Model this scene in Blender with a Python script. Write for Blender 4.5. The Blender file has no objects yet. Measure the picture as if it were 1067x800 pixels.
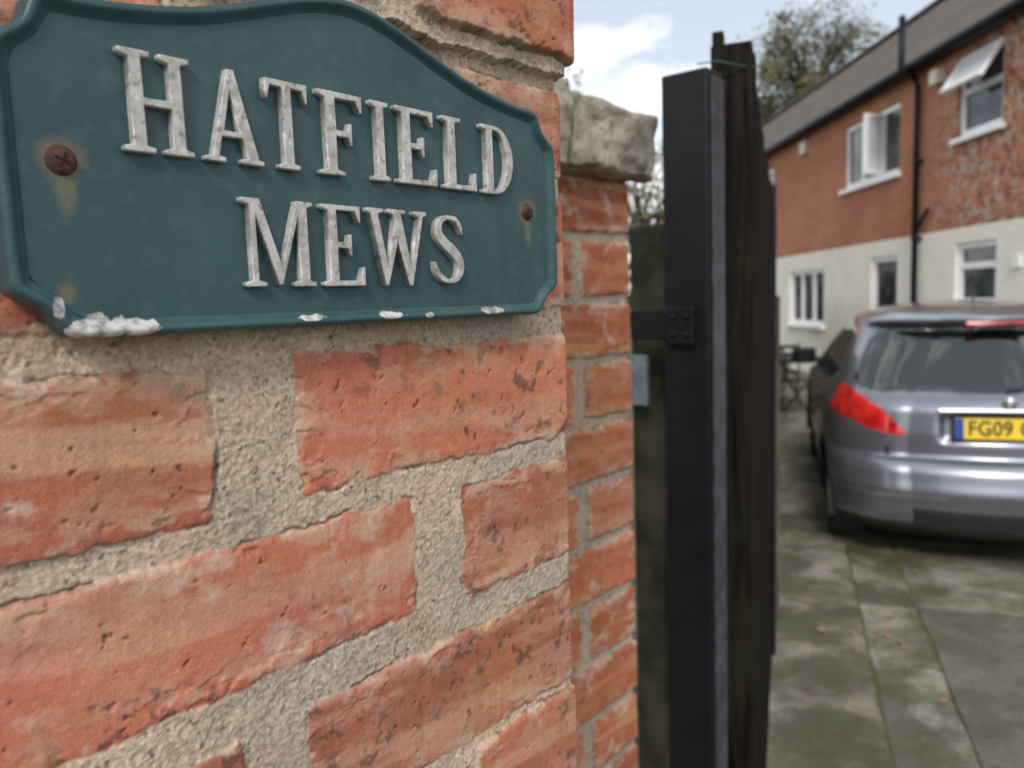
import bpy, math, random
import numpy as np
from mathutils import Matrix, Vector, noise as mn
random.seed(4)
S=bpy.context.scene
COL=bpy.context.collection
S.view_settings.view_transform='Standard'; S.view_settings.look='None'; S.view_settings.exposure=0

# ---------------------------------------------------------------- materials
class NB:
    def __init__(s,name):
        s.m=bpy.data.materials.new(name); s.m.use_nodes=True
        s.nt=s.m.node_tree; s.b=s.nt.nodes['Principled BSDF']; s._o=None
    def n(s,t,**kw):
        nd=s.nt.nodes.new(t)
        for k,v in kw.items():
            if k in nd.inputs.keys():
                if isinstance(v,bpy.types.NodeSocket): s.nt.links.new(v,nd.inputs[k])
                else: nd.inputs[k].default_value=v
            else: setattr(nd,k,v)
        return nd
    def link(s,a,b): s.nt.links.new(a,b)
    def obj(s): 
        if s._o is None: s._o=s.n('ShaderNodeTexCoord').outputs['Object']
        return s._o
    def noise(s,scale,vec=None,detail=3,rough=.55):
        nd=s.n('ShaderNodeTexNoise',Scale=scale,Detail=detail,Roughness=rough)
        s.link(vec if vec else s.obj(),nd.inputs['Vector']); return nd.outputs['Fac']
    def ramp(s,fac,stops):
        r=s.n('ShaderNodeValToRGB'); cr=r.color_ramp
        while len(cr.elements)<len(stops): cr.elements.new(.5)
        for e,(p,c) in zip(cr.elements,stops):
            e.position=p; e.color=(c,c,c,1) if not hasattr(c,'__len__') else (*c,1)
        s.link(fac,r.inputs[0]); return r.outputs[0]
    def mix(s,fac,a,b,mode='MIX'):
        nd=s.nt.nodes.new('ShaderNodeMix'); nd.data_type='RGBA'; nd.blend_type=mode
        for sock,v in ((nd.inputs[0],fac),(nd.inputs[6],a),(nd.inputs[7],b)):
            if isinstance(v,bpy.types.NodeSocket): s.link(v,sock)
            elif hasattr(v,'__len__'): sock.default_value=(*v,1)
            else: sock.default_value=v
        return nd.outputs[2]
    def math(s,op,a,b=0.0,c=0.0,clamp=False):
        nd=s.nt.nodes.new('ShaderNodeMath'); nd.operation=op; nd.use_clamp=clamp
        for i,v in enumerate((a,b,c)):
            if isinstance(v,bpy.types.NodeSocket): s.link(v,nd.inputs[i])
            else: nd.inputs[i].default_value=v
        return nd.outputs[0]
    def bump(s,h,strength=.5,dist=.01):
        nd=s.n('ShaderNodeBump',Strength=strength,Distance=dist,Height=h); s.link(nd.outputs[0],s.b.inputs['Normal']); return nd
    def set(s,**kw):
        for k,v in kw.items():
            k=k.replace('_',' ')
            if isinstance(v,bpy.types.NodeSocket): s.link(v,s.b.inputs[k])
            elif hasattr(v,'__len__'): s.b.inputs[k].default_value=(*v,1)
            else: s.b.inputs[k].default_value=v
        return s.m
def simple(name,c1,c2,scale=5,rough=.6,bs=.2,bd=.003,metal=0,spec=.5,bscale=None):
    b=NB(name); f=b.noise(scale); col=b.mix(b.ramp(f,[(.35,0.),(.65,1.)]),c1,c2)
    if bs>.15: b.bump(b.noise(bscale or scale*4,detail=2),bs,bd)
    b.b.inputs['Specular IOR Level'].default_value=spec
    return b.set(Base_Color=col,Roughness=rough,Metallic=metal)

# ---------------------------------------------------------------- mesh helpers
def mkobj(name,me,mats=(),parent=None,smooth=False,mw=None):
    o=bpy.data.objects.new(name,me); COL.objects.link(o)
    for m in mats: me.materials.append(m)
    if smooth: me.polygons.foreach_set('use_smooth',[True]*len(me.polygons))
    if parent: o.parent=parent
    if mw is not None: o.matrix_world=mw
    return o
def pyd(name,v,f,mats=(),parent=None,smooth=False,midx=None):
    me=bpy.data.meshes.new(name); me.from_pydata([tuple(x) for x in v],[],[tuple(x) for x in f]); me.update()
    o=mkobj(name,me,mats,parent,smooth)
    if midx is not None: me.polygons.foreach_set('material_index',midx)
    return o
def empty(name,mw=None):
    e=bpy.data.objects.new(name,None); COL.objects.link(e)
    if mw is not None: e.matrix_world=mw
    return e
BF=[(0,3,2,1),(4,5,6,7),(0,1,5,4),(1,2,6,5),(2,3,7,6),(3,0,4,7)]
def box(name,c,s,mat,parent=None,rot=None,bevel=0.0):
    v=[Vector(((x-.5)*s[0],(y-.5)*s[1],(z-.5)*s[2])) for z in (0,1) for x,y in ((0,0),(1,0),(1,1),(0,1))]
    if rot is not None: v=[rot@p for p in v]
    v=[p+Vector(c) for p in v]
    o=pyd(name,v,BF,[mat],parent)
    if bevel:
        m=o.modifiers.new('b','BEVEL'); m.width=bevel; m.segments=2
    return o
def tube(name,path,rad,mat,parent=None,n=8):
    path=[Vector(p) for p in path]; 
    if not hasattr(rad,'__len__'): rad=[rad]*len(path)
    v=[];f=[]
    for i,p in enumerate(path):
        t=(path[min(i+1,len(path)-1)]-path[max(i-1,0)]).normalized()
        a=t.orthogonal().normalized() if abs(t.z)>.9 else t.cross(Vector((0,0,1))).normalized(); b=t.cross(a)
        for k in range(n):
            an=2*math.pi*k/n; v.append(p+(a*math.cos(an)+b*math.sin(an))*rad[i])
    for i in range(len(path)-1):
        for k in range(n):
            f.append((i*n+k,i*n+(k+1)%n,(i+1)*n+(k+1)%n,(i+1)*n+k))
    f.append(tuple(range(n-1,-1,-1))); f.append(tuple((len(path)-1)*n+k for k in range(n)))
    return pyd(name,v,f,[mat] if mat else [],parent,True)
def join(objs,name):
    bpy.ops.object.select_all(action='DESELECT')
    for o in objs: o.select_set(True)
    bpy.context.view_layer.objects.active=objs[0]
    bpy.ops.object.join(); objs[0].name=name; return objs[0]

# ---------------------------------------------------------------- numpy noise
def vn(x,y,seed):
    T=np.random.RandomState(seed).rand(256,256)
    xi=np.floor(x).astype(int); yi=np.floor(y).astype(int); fx=x-xi; fy=y-yi
    fx=fx*fx*(3-2*fx); fy=fy*fy*(3-2*fy)
    a=T[xi&255,yi&255]; b=T[(xi+1)&255,yi&255]; c=T[xi&255,(yi+1)&255]; d=T[(xi+1)&255,(yi+1)&255]
    return (a*(1-fx)+b*fx)*(1-fy)+(c*(1-fx)+d*fx)*fy
def fbm(x,y,seed,o=4,g=.5):
    r=0;a=1;t=0
    for i in range(o):
        c,s=math.cos(.7*i+.5),math.sin(.7*i+.5)
        r=r+a*vn((x*c-y*s)*2**i+17.3*i,(x*s+y*c)*2**i+5.1*i,seed+i); t+=a; a*=g
    return r/t
def fbm0(x,y,seed,o=3,g=.5):
    r=0;a=1;t=0
    for i in range(o):
        r=r+a*vn(x*2**i+17.3*i,y*2**i+5.1*i,seed+i); t+=a; a*=g
    return r/t
def sst(x,a,b):
    t=np.clip((x-a)/(b-a),0,1); return t*t*(3-2*t)

def brick_surface(name,ua,za,uc,rows,mat,frame,seed=1,back=0.0,mdepth=.0017,ragged=.003,parent=None,tone=(1,1,1),rough=1.0,spots=1.0):
    U,Z=np.meshgrid(ua,za,indexing='ij')
    wu=(fbm(U/.022,Z/.022,seed,3)-.5)*2*ragged+(fbm(U/.006,Z/.006,seed+20,3,.6)-.5)*2*ragged*.65
    wz=(fbm(U/.026+9,Z/.026,seed+3,3)-.5)*2*ragged+(fbm(U/.006+5,Z/.006,seed+23,3,.6)-.5)*2*ragged*.65
    X=U+wu; Y=Z+wz
    big=np.full(U.shape,1.0); bid=np.zeros(U.shape,int); lift=np.zeros(U.shape); tilt=np.zeros(U.shape)
    rs=np.random.RandomState(seed+7); k=0; hue=[0.5]; lit=[.5]
    for (zb,zt,bl) in rows:
        for br in bl:
            k+=1; b0,b1=br[0],br[1]; lf=br[2] if len(br)>2 else rs.uniform(-.0010,.0010)
            hue.append(rs.rand()); lit.append(rs.rand())
            cx=(b0+b1)/2; cz=(zb+zt)/2; hx=(b1-b0)/2; hz=(zt-zb)/2
            i0,i1=np.searchsorted(ua,[b0-.02,b1+.02]); j0,j1=np.searchsorted(za,[zb-.02,zt+.02])
            if i1<=i0 or j1<=j0: continue
            x=X[i0:i1,j0:j1]-cx; z=Y[i0:i1,j0:j1]-cz
            rr=.003; sk=rs.uniform(-.012,.012)
            qx=np.abs(x)-(hx-rr); qz=np.abs(z-sk*x)-(hz-rr)
            sd=np.hypot(np.maximum(qx,0),np.maximum(qz,0))+np.minimum(np.maximum(qx,qz),0)-rr
            sub=big[i0:i1,j0:j1]; m=sd<sub
            sub[m]=sd[m]; bid[i0:i1,j0:j1][m]=k; lift[i0:i1,j0:j1][m]=lf
            tilt[i0:i1,j0:j1][m]=(rs.uniform(-1,1)*.008*x+rs.uniform(-1,1)*.015*z)[m]
    hue=np.array(hue)[bid]; lit=np.array(lit)[bid]
    M=1-sst(big,-.0006,.0007)                      # 1 = brick
    edge=np.exp(np.minimum(big,0)/.0014)
    lump=fbm(U/.035,Z/.035,seed+40,3); grit=fbm(U/.0016,Z/.0016,seed+50,2,.7)
    drag=fbm0(U/.0022,Z/.05,seed+61,3)
    hb=lift+tilt+(fbm(U/.05,Z/.03,seed+60,3)-.5)*.0016-.0009*edge+((grit-.5)*.00035+(drag-.5)*.00030)*rough
    pit=sst(fbm(U/.0045,Z/.004,seed+70,3),.775,.84); hb-=pit*.0009
    spall=sst(fbm(U/.02,Z/.012,seed+72,4),.64,.68)*np.exp(np.minimum(big,0)/.012); hb-=spall*.0012
    crack=np.exp(-((big-.0006)/.0007)**2)*sst(fbm(U/.022,Z/.022,seed+75,3),.46,.62)
    # small sand grains standing proud + trowel-flat body
    hm=-mdepth+(lump-.5)*.0026+((grit-.5)*.0011+(fbm(U/.006,Z/.006,seed+55,2)-.5)*.0007)*rough+lift*.6*(lift>.004)
    H=hm*(1-M)+hb*M-crack*.0018
    # ---- colours
    def C(c): return np.array(c)[None,None,:]
    g=lambda a: a[...,None]
    tone=np.array(tone)
    red=C((.45,.170,.108))*g(.80+.40*hue)*tone
    pink=C((.62,.360,.255))*tone
    str_=sst(fbm0(U/.16+hue*7,Z/.014+lit*9+U*.5/.014*.1,seed+90,4),.46,.64)*(.30+.70*lit)
    spk=fbm(U/.003,Z/.003,seed+95,3,.7)
    B=red*(1-g(str_)*.85)+pink*g(str_)*.85
    B=B*g(.78+.44*fbm(U/.05,Z/.03,seed+97,5,.6))*g(.84+.32*spk)*g(.93+.14*drag)
    B=B*np.stack([np.ones_like(U),.90+.25*(fbm(U/.07,Z/.05,seed+99,3)),.88+.24*fbm(U/.04,Z/.04,seed+98,3)],-1)
    dark=np.clip(sst(fbm(U/.008,Z/.008,seed+100,4,.6),.60,.72)*sst(fbm(U/.06,Z/.05,seed+101,2),.42,.58)*spots,0,1)
    B=B*(1-g(dark)*.72)+C((.09,.065,.052))*g(dark)*.72
    B=B*(1-g(pit)*.45)
    B=B*(1-g(spall)*.5)+C((.42,.15,.09))*g(spall)*.5
    dust=np.clip(sst(fbm(U/.016,Z/.009,seed+105,5,.6),.45,.64)*(.14+1.0*np.exp(np.minimum(big,0)/.008)),0,1)*.72
    B=B*(1-g(dust))+C((.60,.46,.335))*g(dust)*g(.85+.3*grit)
    white=sst(fbm(U/.022,Z/.016,seed+110,5,.6),.62,.74)*.48*sst(lit,.3,.6)
    B=B*(1-g(white))+C((.66,.59,.51))*g(white)
    T=C((.53,.425,.325))*g(.76+.48*fbm(U/.03,Z/.03,seed+120,4))*g(.60+.80*grit)
    fine=vn(U/.00085,Z/.00085,seed+133); T=T*g(.86+.28*fine)
    gr=sst(fbm(U/.0017,Z/.0017,seed+130,2),.72,.80); T=T*(1-g(gr)*.5)+C((.74,.68,.60))*g(gr)*.5
    dk=sst(fbm(U/.0022,Z/.0022,seed+131,2),.72,.82); T=T*(1-g(dk)*.62)
    org=sst(fbm(U/.03,Z/.02,seed+140,3),.56,.68)*.3; T=T*(1-g(org))+C((.52,.32,.22))*g(org)
    grey=sst(fbm(U/.09,Z/.12,seed+145,3),.46,.62)*.5; T=T*(1-g(grey))+C((.37,.34,.30))*g(.65+.7*grit)*g(grey)
    T=T*(.45+.55*tone.mean())
    colr=(B*g(M)+T*g(1-M))*g(1-.4*crack)  # colour also darkened along the cracks, painting in their shade
    if uc is None: 
        px,py,nx,ny=U,np.zeros_like(U),np.zeros_like(U),-np.ones_like(U)
    else:
        r=.004; s=U-(uc-r); a=np.clip(s/r,0,math.pi/2)
        ex=np.maximum(s-r*math.pi/2,0)
        px=np.where(s<0,U,uc-r+r*np.sin(a)); py=np.where(s<0,0,r-r*np.cos(a)+ex)
        nx=np.where(s<0,0,np.sin(a)); ny=np.where(s<0,-1,-np.cos(a))
    V=np.stack([px+nx*H,py+ny*H+back,Z],-1).reshape(-1,3)
    nu,nz=U.shape; I=np.arange(nu*nz).reshape(nu,nz)
    F=np.stack([I[:-1,:-1],I[1:,:-1],I[1:,1:],I[:-1,1:]],-1).reshape(-1,4)
    me=bpy.data.meshes.new(name)
    me.vertices.add(len(V)); me.vertices.foreach_set('co',V.ravel().astype(np.float32))
    me.loops.add(F.size); me.loops.foreach_set('vertex_index',F.ravel().astype(np.int32))
    me.polygons.add(len(F)); me.polygons.foreach_set('loop_start',np.arange(0,F.size,4,dtype=np.int32))
    me.update(calc_edges=True); me.polygons.foreach_set('use_smooth',np.ones(len(F),bool))
    at=me.color_attributes.new('Col','FLOAT_COLOR','POINT')
    cc=np.ones((len(V),4),np.float32); cc[:,:3]=np.clip(colr.reshape(-1,3),0,1); at.data.foreach_set('color',cc.ravel())
    return mkobj(name,me,[mat],parent)

# ================================================================= frames
h=math.radians(42.0); d=Vector((math.sin(h),math.cos(h),0)); nn=Vector((math.cos(h),-math.sin(h),0))
EYE=1.55
FR=Matrix(((d.x,-nn.x,0,-.297*nn.x),(d.y,-nn.y,0,-.297*nn.y),(0,0,1,EYE),(0,0,0,1)))

b=NB('old_brick'); a=b.n('ShaderNodeAttribute',attribute_name='Col')
n1=b.noise(1300,detail=2)
col=b.mix(1.0,a.outputs['Color'],b.ramp(n1,[(.3,(.76,.74,.72)),(.7,(1.0,1.0,1.0))]),'MULTIPLY')
b.bump(n1,.5,.0005)
OLDB=b.set(Base_Color=col,Roughness=.92,Specular_IOR_Level=.2)

# ---- pillar
pil=empty('brick_pillar',FR)
L=-.060; uc=.383
rows=[]
rows.append((-.084,-.0205,[(-.07,.147),(.187,.383+.100),(.383+.112,.383+.33)]))
rows.append((-.160,-.0975,[(-.07,.030),(.042,.252),(.287,.383+.205),(.383+.217,.383+.33)]))
rows.append((-.245,-.181,[(-.07,.152),(.183,.383+.102),(.383+.114,.383+.33)]))
rows.append((-.314,-.2515,[(-.07,.03),(.045,.252),(.289,.383+.205),(.383+.217,.383+.33)]))
rows.append((-.004,.060,[(-.07,.03),(.045,.245),(.285,.383+.205),(.383+.217,.383+.33)]))
rows.append((.074,.124,[(-.07,.140),(.176,.383+.1),(.383+.112,.383+.33)]))
rows.append((.1435,.207,[(-.07,.02,.009),(.035,.238,.009),(.262,.383+.205,.011),(.383+.217,.383+.33,.01)]))
rows.append((.219,.283,[(-.07,.140),(.18,.383+.1),(.383+.112,.383+.33)]))
z=-.327;k=0
while z>-1.6:
    rows.append((z-.064,z,[(-.07,.150),(.165,.483),(.495,.72)] if k%2==0 else [(-.07,.03),(.043,.26),(.275,.588),(.6,.72)])); z-=.077;k+=1
ua=np.concatenate([np.arange(L,.055,.003),np.arange(.055,.392,.0007),np.arange(.392,.713,.003)])
za=np.concatenate([np.arange(-1.55,-.36,.006),np.arange(-.36,.20,.0007),np.arange(.20,.29,.003)])
p=brick_surface('brickwork',ua,za,uc,rows,OLDB,FR,seed=11,parent=pil,ragged=.0030,tone=(1.0,.95,.95))
box('core',( (L+.37)/2,.165,-.63),(.37-L,.30,1.84),simple('core_mortar',(.3,.22,.15),(.36,.27,.18),20,.9),pil)
b=NB('weathered_stone')
c=b.mix(b.ramp(b.noise(9),[(.35,0.),(.65,1.)]),(.22,.20,.165),(.42,.385,.32)); c=b.mix(b.ramp(b.noise(45),[(.52,0.),(.66,.8)]),c,(.13,.125,.09))
b.bump(b.noise(70),.8,.006); STONE=b.set(Base_Color=c,Roughness=.95,Specular_IOR_Level=.2)
def rock(name,c,s,mat,parent,seed,amp=.012,n=26,fr=14,e=.22):
    v=[];f=[];idx={}
    def add(x,y,z):
        key=(round(x,5),round(y,5),round(z,5))
        if key not in idx:
            P=Vector((x,y,z)); q=Vector((x*s[0],y*s[1],z*s[2])); 
            rr=[max(abs(t)-(.5-e*.5),0)/(e*.5) for t in P]; L2=math.sqrt(sum(t*t for t in rr))
            q=q*(1-.10*max(L2-1,0))
            w=mn.noise_vector((q+Vector(c))*fr+Vector((seed,0,0)))*amp+mn.noise_vector((q+Vector(c))*fr*3.3+Vector((seed,5,0)))*amp*.5
            idx[key]=len(v); v.append(q+w+Vector(c))
        return idx[key]
    for ax in range(3):
        for sg in (-.5,.5):
            for i in range(n):
                for j in range(n):
                    qs=[]
                    for (ii,jj) in ((i,j),(i+1,j),(i+1,j+1),(i,j+1)):
                        pp=[0,0,0]; pp[ax]=sg; pp[(ax+1)%3]=ii/n-.5; pp[(ax+2)%3]=jj/n-.5; qs.append(add(*pp))
                    f.append(qs if sg>0 else qs[::-1])
    return pyd(name,v,f,[mat],parent,True)
rock('capstone',(.161,.165,.325),(.55,.43,.075),STONE,pil,3,.006)

# ---- boundary wall behind
wal=empty('garden_brick_wall',FR)
wrows=[];z=.147;k=0
while z>-1.6:
    if k%2==0:
        wrows.append((z-.064,z,[(.857-.213,.857+.102)]+[(.857-.213-.225*i,.857-.225*i-.013) for i in range(1,5)]+[(.971,1.072)]))
    else:
        wrows.append((z-.064,z,[(.857-.101,.857+.213)]+[(.857-.101-.1125*i,.857-.1125*i-.012) for i in range(1,9)]))
    z-=.0765;k+=1
ua=np.concatenate([np.arange(-.05,.5,.008),np.arange(.5,.87,.002),np.arange(.87,1.07,.005)]); za=np.concatenate([np.arange(-1.55,-.7,.008),np.arange(-.7,.16,.002)])
WT=(.96,.80,.66)
brick_surface('brickwork',ua,za,.857,wrows,OLDB,FR,seed=211,back=.26,parent=wal,tone=WT,mdepth=.005,ragged=.0018,rough=.5,spots=.6)
box('core',(.40,.37,-.70),(.88,.19,1.69),bpy.data.materials['core_mortar'],wal)
rows2=[];z=.147;k=0
while z>-1.6:
    rows2.append((z-.065,z,[(-2.2+.225*i+(k%2)*.11,-2.2+.225*i+.213+(k%2)*.11) for i in range(10)])); z-=.0765;k+=1
brick_surface('brickwork_left',np.arange(-2.1,-.05,.009),np.arange(-1.55,.16,.007),None,rows2,OLDB,FR,seed=311,back=.26,parent=wal,tone=WT,mdepth=.004)
cs=[(.34,.30,.024,.206),(.575,.23,.016,.199),(.772,.175,.002,.187)]
for i,(cx,w,dz,zc) in enumerate(cs):
    rock('coping_stone_%d'%i,(cx,.362,zc),(w,.28,.080+dz),STONE,wal,20+i*7,.013,30,13,.10)
for i in range(8):
    rock('coping_stone_b%d'%i,(-.30-.27*i,.355,.20),(.26,.33,.085),STONE,wal,60+i*7,.012,10)

# ================================================================= sign
SG=FR@Matrix.Translation((0,-.0035,0))
sg=empty('street_name_sign',SG)
b=NB('sign_green_paint'); o=b.obj(); sep=b.n('ShaderNodeSeparateXYZ',Vector=o)
x,zz=sep.outputs[0],sep.outputs[2]
c=b.mix(b.ramp(b.noise(22,detail=4),[(.3,0.),(.7,1.)]),(.020,.060,.070),(.032,.082,.091))
c=b.mix(b.ramp(b.noise(140,detail=4),[(.52,0.),(.75,.4)]),c,(.075,.125,.13))
mpv=b.n('ShaderNodeMapping',Vector=o); mpv.inputs['Scale'].default_value=(1,1,.16)
c=b.mix(b.ramp(b.noise(60,mpv.outputs[0],4,.6),[(.54,0.),(.72,.35)]),c,(.055,.10,.095))
wn=b.noise(110,detail=4,rough=.65)
def ell(cx,cz,rx,rz,wob=2.2):
    e=b.math('SQRT',b.math('ADD',b.math('POWER',b.math('ABSOLUTE',b.math('DIVIDE',b.math('SUBTRACT',x,cx),rx)),2.),b.math('POWER',b.math('ABSOLUTE',b.math('DIVIDE',b.math('SUBTRACT',zz,cz),rz)),2.)))
    return b.math('ADD',e,b.math('MULTIPLY',b.math('SUBTRACT',wn,.5),wob))
def rust(cx,cz):
    global c
    e=ell(cx,cz,.0085,.0085,1.2); m=b.ramp(e,[(.50,.7),(1.2,0.)]); c=b.mix(m,c,(.22,.14,.06))
    e=ell(cx+.0005,cz-.010,.004,.011,1.6); m=b.ramp(e,[(.3,.45),(1.2,0.)]); c=b.mix(m,c,(.20,.16,.07))
rust(.096,.052); rust(.333,.050)
e=ell(.094,.0085,.004,.005,1.0); c=b.mix(b.ramp(e,[(.3,.5),(1.2,0.)]),c,(.22,.15,.06))
chipm=None
for (cx,cz,rx,rz) in ((.101,-.0035,.0105,.0045),(.112,-.0035,.0120,.0036),(.188,-.0035,.0065,.0016),(.232,-.0035,.0085,.0018),(.300,-.0035,.0105,.0016),(.254,-.0045,.0025,.0012),(.0905,.003,.0020,.004)):
    m=b.ramp(ell(cx,cz,rx,rz,2.4),[(.90,1.),(.96,0.)]); chipm=m if chipm is None else b.math('MAXIMUM',chipm,m)
chc=b.mix(b.ramp(b.noise(160,detail=4),[(.40,0.),(.58,1.)]),(.22,.22,.215),(.56,.56,.55))
c=b.mix(chipm,c,chc)
b.bump(b.math('ADD',b.math('MULTIPLY',b.noise(420,detail=2),.25),b.math('MULTIPLY',b.noise(60,detail=2),.6)),.45,.0009)
SIGN=b.set(Base_Color=c,Roughness=.44,Specular_IOR_Level=.42)
half=[(216.5,-7),(250,-7),(290,-7),(320,-7),(337,-7),(341,-5),(343.5,-1),(347,3.5),(352,6),(356,9),(356.5,20),(356.5,50),(356.5,78),(355.5,88),(351,91.5),(346,94.5),(344,99),(342.5,104),(337,106),(326,106.2),(316,107.3),(300,110),(285,113.5),(270,118.5),(255,124),(240,129),(228,131.8),(216.5,133)]
out=[(a,z_) for a,z_ in half]+[(433-a,z_) for a,z_ in half[::-1][1:-1]]
def resample(P,step,sm=0):
    P=np.array(P,float); Q=np.vstack([P,P[:1]]); dl=np.hypot(*np.diff(Q,axis=0).T); s=np.concatenate([[0],np.cumsum(dl)])
    n=int(s[-1]/step); t=np.linspace(0,s[-1],n,endpoint=False); R=np.stack([np.interp(t,s,Q[:,0]),np.interp(t,s,Q[:,1])],-1)
    for _ in range(sm): R=(np.roll(R,1,0)+2*R+np.roll(R,-1,0))/4
    return R
O=resample(out,.9,3)/1000
tg=np.roll(O,-2,0)-np.roll(O,2,0); tg/=np.hypot(*tg.T)[:,None]; inn=np.stack([-tg[:,1],tg[:,0]],-1)
prof=[(0,.0),(0,.0095),(.0003,.0112),(.0010,.0121),(.0020,.0125),(.0030,.0123),(.0039,.0115),(.0048,.0104),(.0056,.0097),(.0066,.0092),(.0076,.0085)]
V=[];F=[];npt=len(O);cur=O.copy();last=0
for (ins,hy) in prof:
    st=ins-last; last=ins
    cur=cur+inn*st
    if st>0:
        for _ in range(3): cur=(np.roll(cur,1,0)+2*cur+np.roll(cur,-1,0))/4
    V+= [(q[0],-hy,q[1]) for q in cur]
for r_ in range(len(prof)-1):
    for i in range(npt): F.append((r_*npt+i,r_*npt+(i+1)%npt,(r_+1)*npt+(i+1)%npt,(r_+1)*npt+i))
pyd('plate_rim',V,F,[SIGN],sg,True)
INN=[(a,b_) for a,b_ in resample([tuple(q) for q in (O+inn*.0064)*1000],3,2)]
xs_=np.linspace(min(a for a,_ in INN)+.3,max(a for a,_ in INN)-.3,180); V=[];F=[]
for xv in xs_:
    zsn=[]
    for i in range(len(INN)):
        (a0,b0),(a1,b1)=INN[i],INN[(i+1)%len(INN)]
        if (a0-xv)*(a1-xv)<=0 and a0!=a1: zsn.append(b0+(b1-b0)*(xv-a0)/(a1-a0))
    V+=[(xv/1000,-.0094,min(zsn)/1000),(xv/1000,-.0094,max(zsn)/1000)]
for i in range(len(xs_)-1): F.append((2*i,2*i+2,2*i+3,2*i+1))
pyd('plate_field',V,F,[SIGN],sg)

b=NB('letter_silver_paint'); nz1=b.noise(150,detail=4)
c=b.mix(b.ramp(nz1,[(.38,0.),(.60,1.)]),(.34,.33,.315),(.52,.515,.50)); c=b.mix(b.ramp(b.noise(330,detail=3),[(.60,0.),(.68,.7)]),c,(.19,.14,.115)); c=b.mix(b.ramp(b.noise(230,detail=3),[(.60,0.),(.68,.7)]),c,(.70,.69,.67))
b.bump(nz1,.4,.0006)
LET=b.set(Base_Color=c,Roughness=.45,Specular_IOR_Level=.45,Metallic=.2)
s=.065
def arc(cx,cy,rx,ry,a0,a1,n=16): return [(cx+rx*math.cos(math.radians(a0+(a1-a0)*i/n)),cy+ry*math.sin(math.radians(a0+(a1-a0)*i/n))) for i in range(n+1)]
T_=[(0,1),(0,1-s),(.09,.98-s),(.09,s+.02),(0,s)]
mid=[(.24,.465),(.38,.465),(.40,.37),(.45,.37),(.45,.65),(.40,.65),(.38,.555),(.24,.555)]
G={}
G['H']=(.74,[[(0,0),(.33,0),(.33,s),(.24,s+.02),(.24,.46),(.50,.46),(.50,s+.02),(.41,s),(.41,0),(.74,0),(.74,s),(.65,s+.02),(.65,.98-s),(.74,1-s),(.74,1),(.41,1),(.41,1-s),(.50,.98-s),(.50,.55),(.24,.55),(.24,.98-s),(.33,1-s),(.33,1)]+T_])
G['I']=(.33,[[(0,0),(.33,0),(.33,s),(.24,s+.02),(.24,.98-s),(.33,1-s),(.33,1)]+T_])
G['T']=(.62,[[(.15,0),(.47,0),(.47,s),(.385,s+.02),(.385,.91),(.53,.91),(.57,.76),(.62,.76),(.62,1),(0,1),(0,.76),(.05,.76),(.09,.91),(.235,.91),(.235,s+.02),(.15,s)]])
G['F']=(.60,[[(0,0),(.34,0),(.34,s),(.24,s+.02)]+mid+[(.24,.915),(.5,.915),(.55,.78),(.60,.78),(.60,1)]+T_])
G['E']=(.64,[[(0,0),(.64,0),(.64,.25),(.59,.25),(.54,.085),(.24,.085)]+mid+[(.24,.915),(.5,.915),(.55,.78),(.60,.78),(.60,1)]+T_])
G['L']=(.60,[[(0,0),(.6,0),(.6,.27),(.55,.27),(.5,.085),(.24,.085),(.24,.98-s),(.34,1-s),(.34,1)]+T_])
G['D']=(.66,[[(0,0)]+arc(.28,.5,.38,.5,-90,90)+T_,[(.24,.08)]+arc(.27,.5,.235,.42,-90,90)+[(.24,.92)]])
G['A']=(.76,[[(0,0),(.27,0),(.27,s),(.19,s+.01),(.24,.27),(.47,.27),(.53,s+.01),(.45,s),(.45,0),(.76,0),(.76,s),(.69,s+.01),(.43,1),(.33,1),(.09,s+.01),(0,s)],[(.27,.35),(.445,.35),(.35,.72)]])
G['M']=(.95,[[(0,0),(.28,0),(.28,s),(.18,s+.02),(.18,.76),(.42,.02),(.49,.02),(.72,.76),(.72,s+.02),(.63,s),(.63,0),(.95,0),(.95,s),(.87,s+.02),(.87,.98-s),(.95,1-s),(.95,1),(.71,1),(.48,.27),(.24,1)]+T_])
G['W']=(1.05,[[(.25,0),(.33,0),(.505,.55),(.67,0),(.75,0),(.98,.98-s),(1.05,1-s),(1.05,1),(.80,1),(.80,1-s),(.89,.98-s),(.735,.28),(.585,.93),(.66,1-s),(.66,1),(.36,1),(.36,1-s),(.43,.92),(.455,.83),(.325,.28),(.20,.98-s),(.29,1-s),(.29,1),(0,1),(0,1-s),(.05,.98-s)]])
cl=[(.52,.70),(.49,.84),(.41,.93),(.29,.955),(.15,.91),(.095,.78),(.14,.65),(.29,.53),(.44,.41),(.50,.26),(.43,.10),(.28,.045),(.14,.10),(.065,.20),(.03,.34)]
hw=[.012,.040,.048,.038,.05,.064,.076,.082,.076,.064,.05,.038,.048,.04,.012]
t=np.arange(len(cl)); tt=np.linspace(0,len(cl)-1,70); cl=np.array(cl)
cx=np.interp(tt,t,cl[:,0]);cy=np.interp(tt,t,cl[:,1]);w_=np.interp(tt,t,hw)
for _ in range(6): cx[1:-1]=(cx[:-2]+2*cx[1:-1]+cx[2:])/4; cy[1:-1]=(cy[:-2]+2*cy[1:-1]+cy[2:])/4
dx=np.gradient(cx);dy=np.gradient(cy);ln=np.hypot(dx,dy);nx,ny=-dy/ln,dx/ln
G['S']=(.57,[[(a_,b_) for a_,b_ in zip(cx+nx*w_,cy+ny*w_)]+[(a_,b_) for a_,b_ in zip((cx-nx*w_)[::-1],(cy-ny*w_)[::-1])]])
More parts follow.
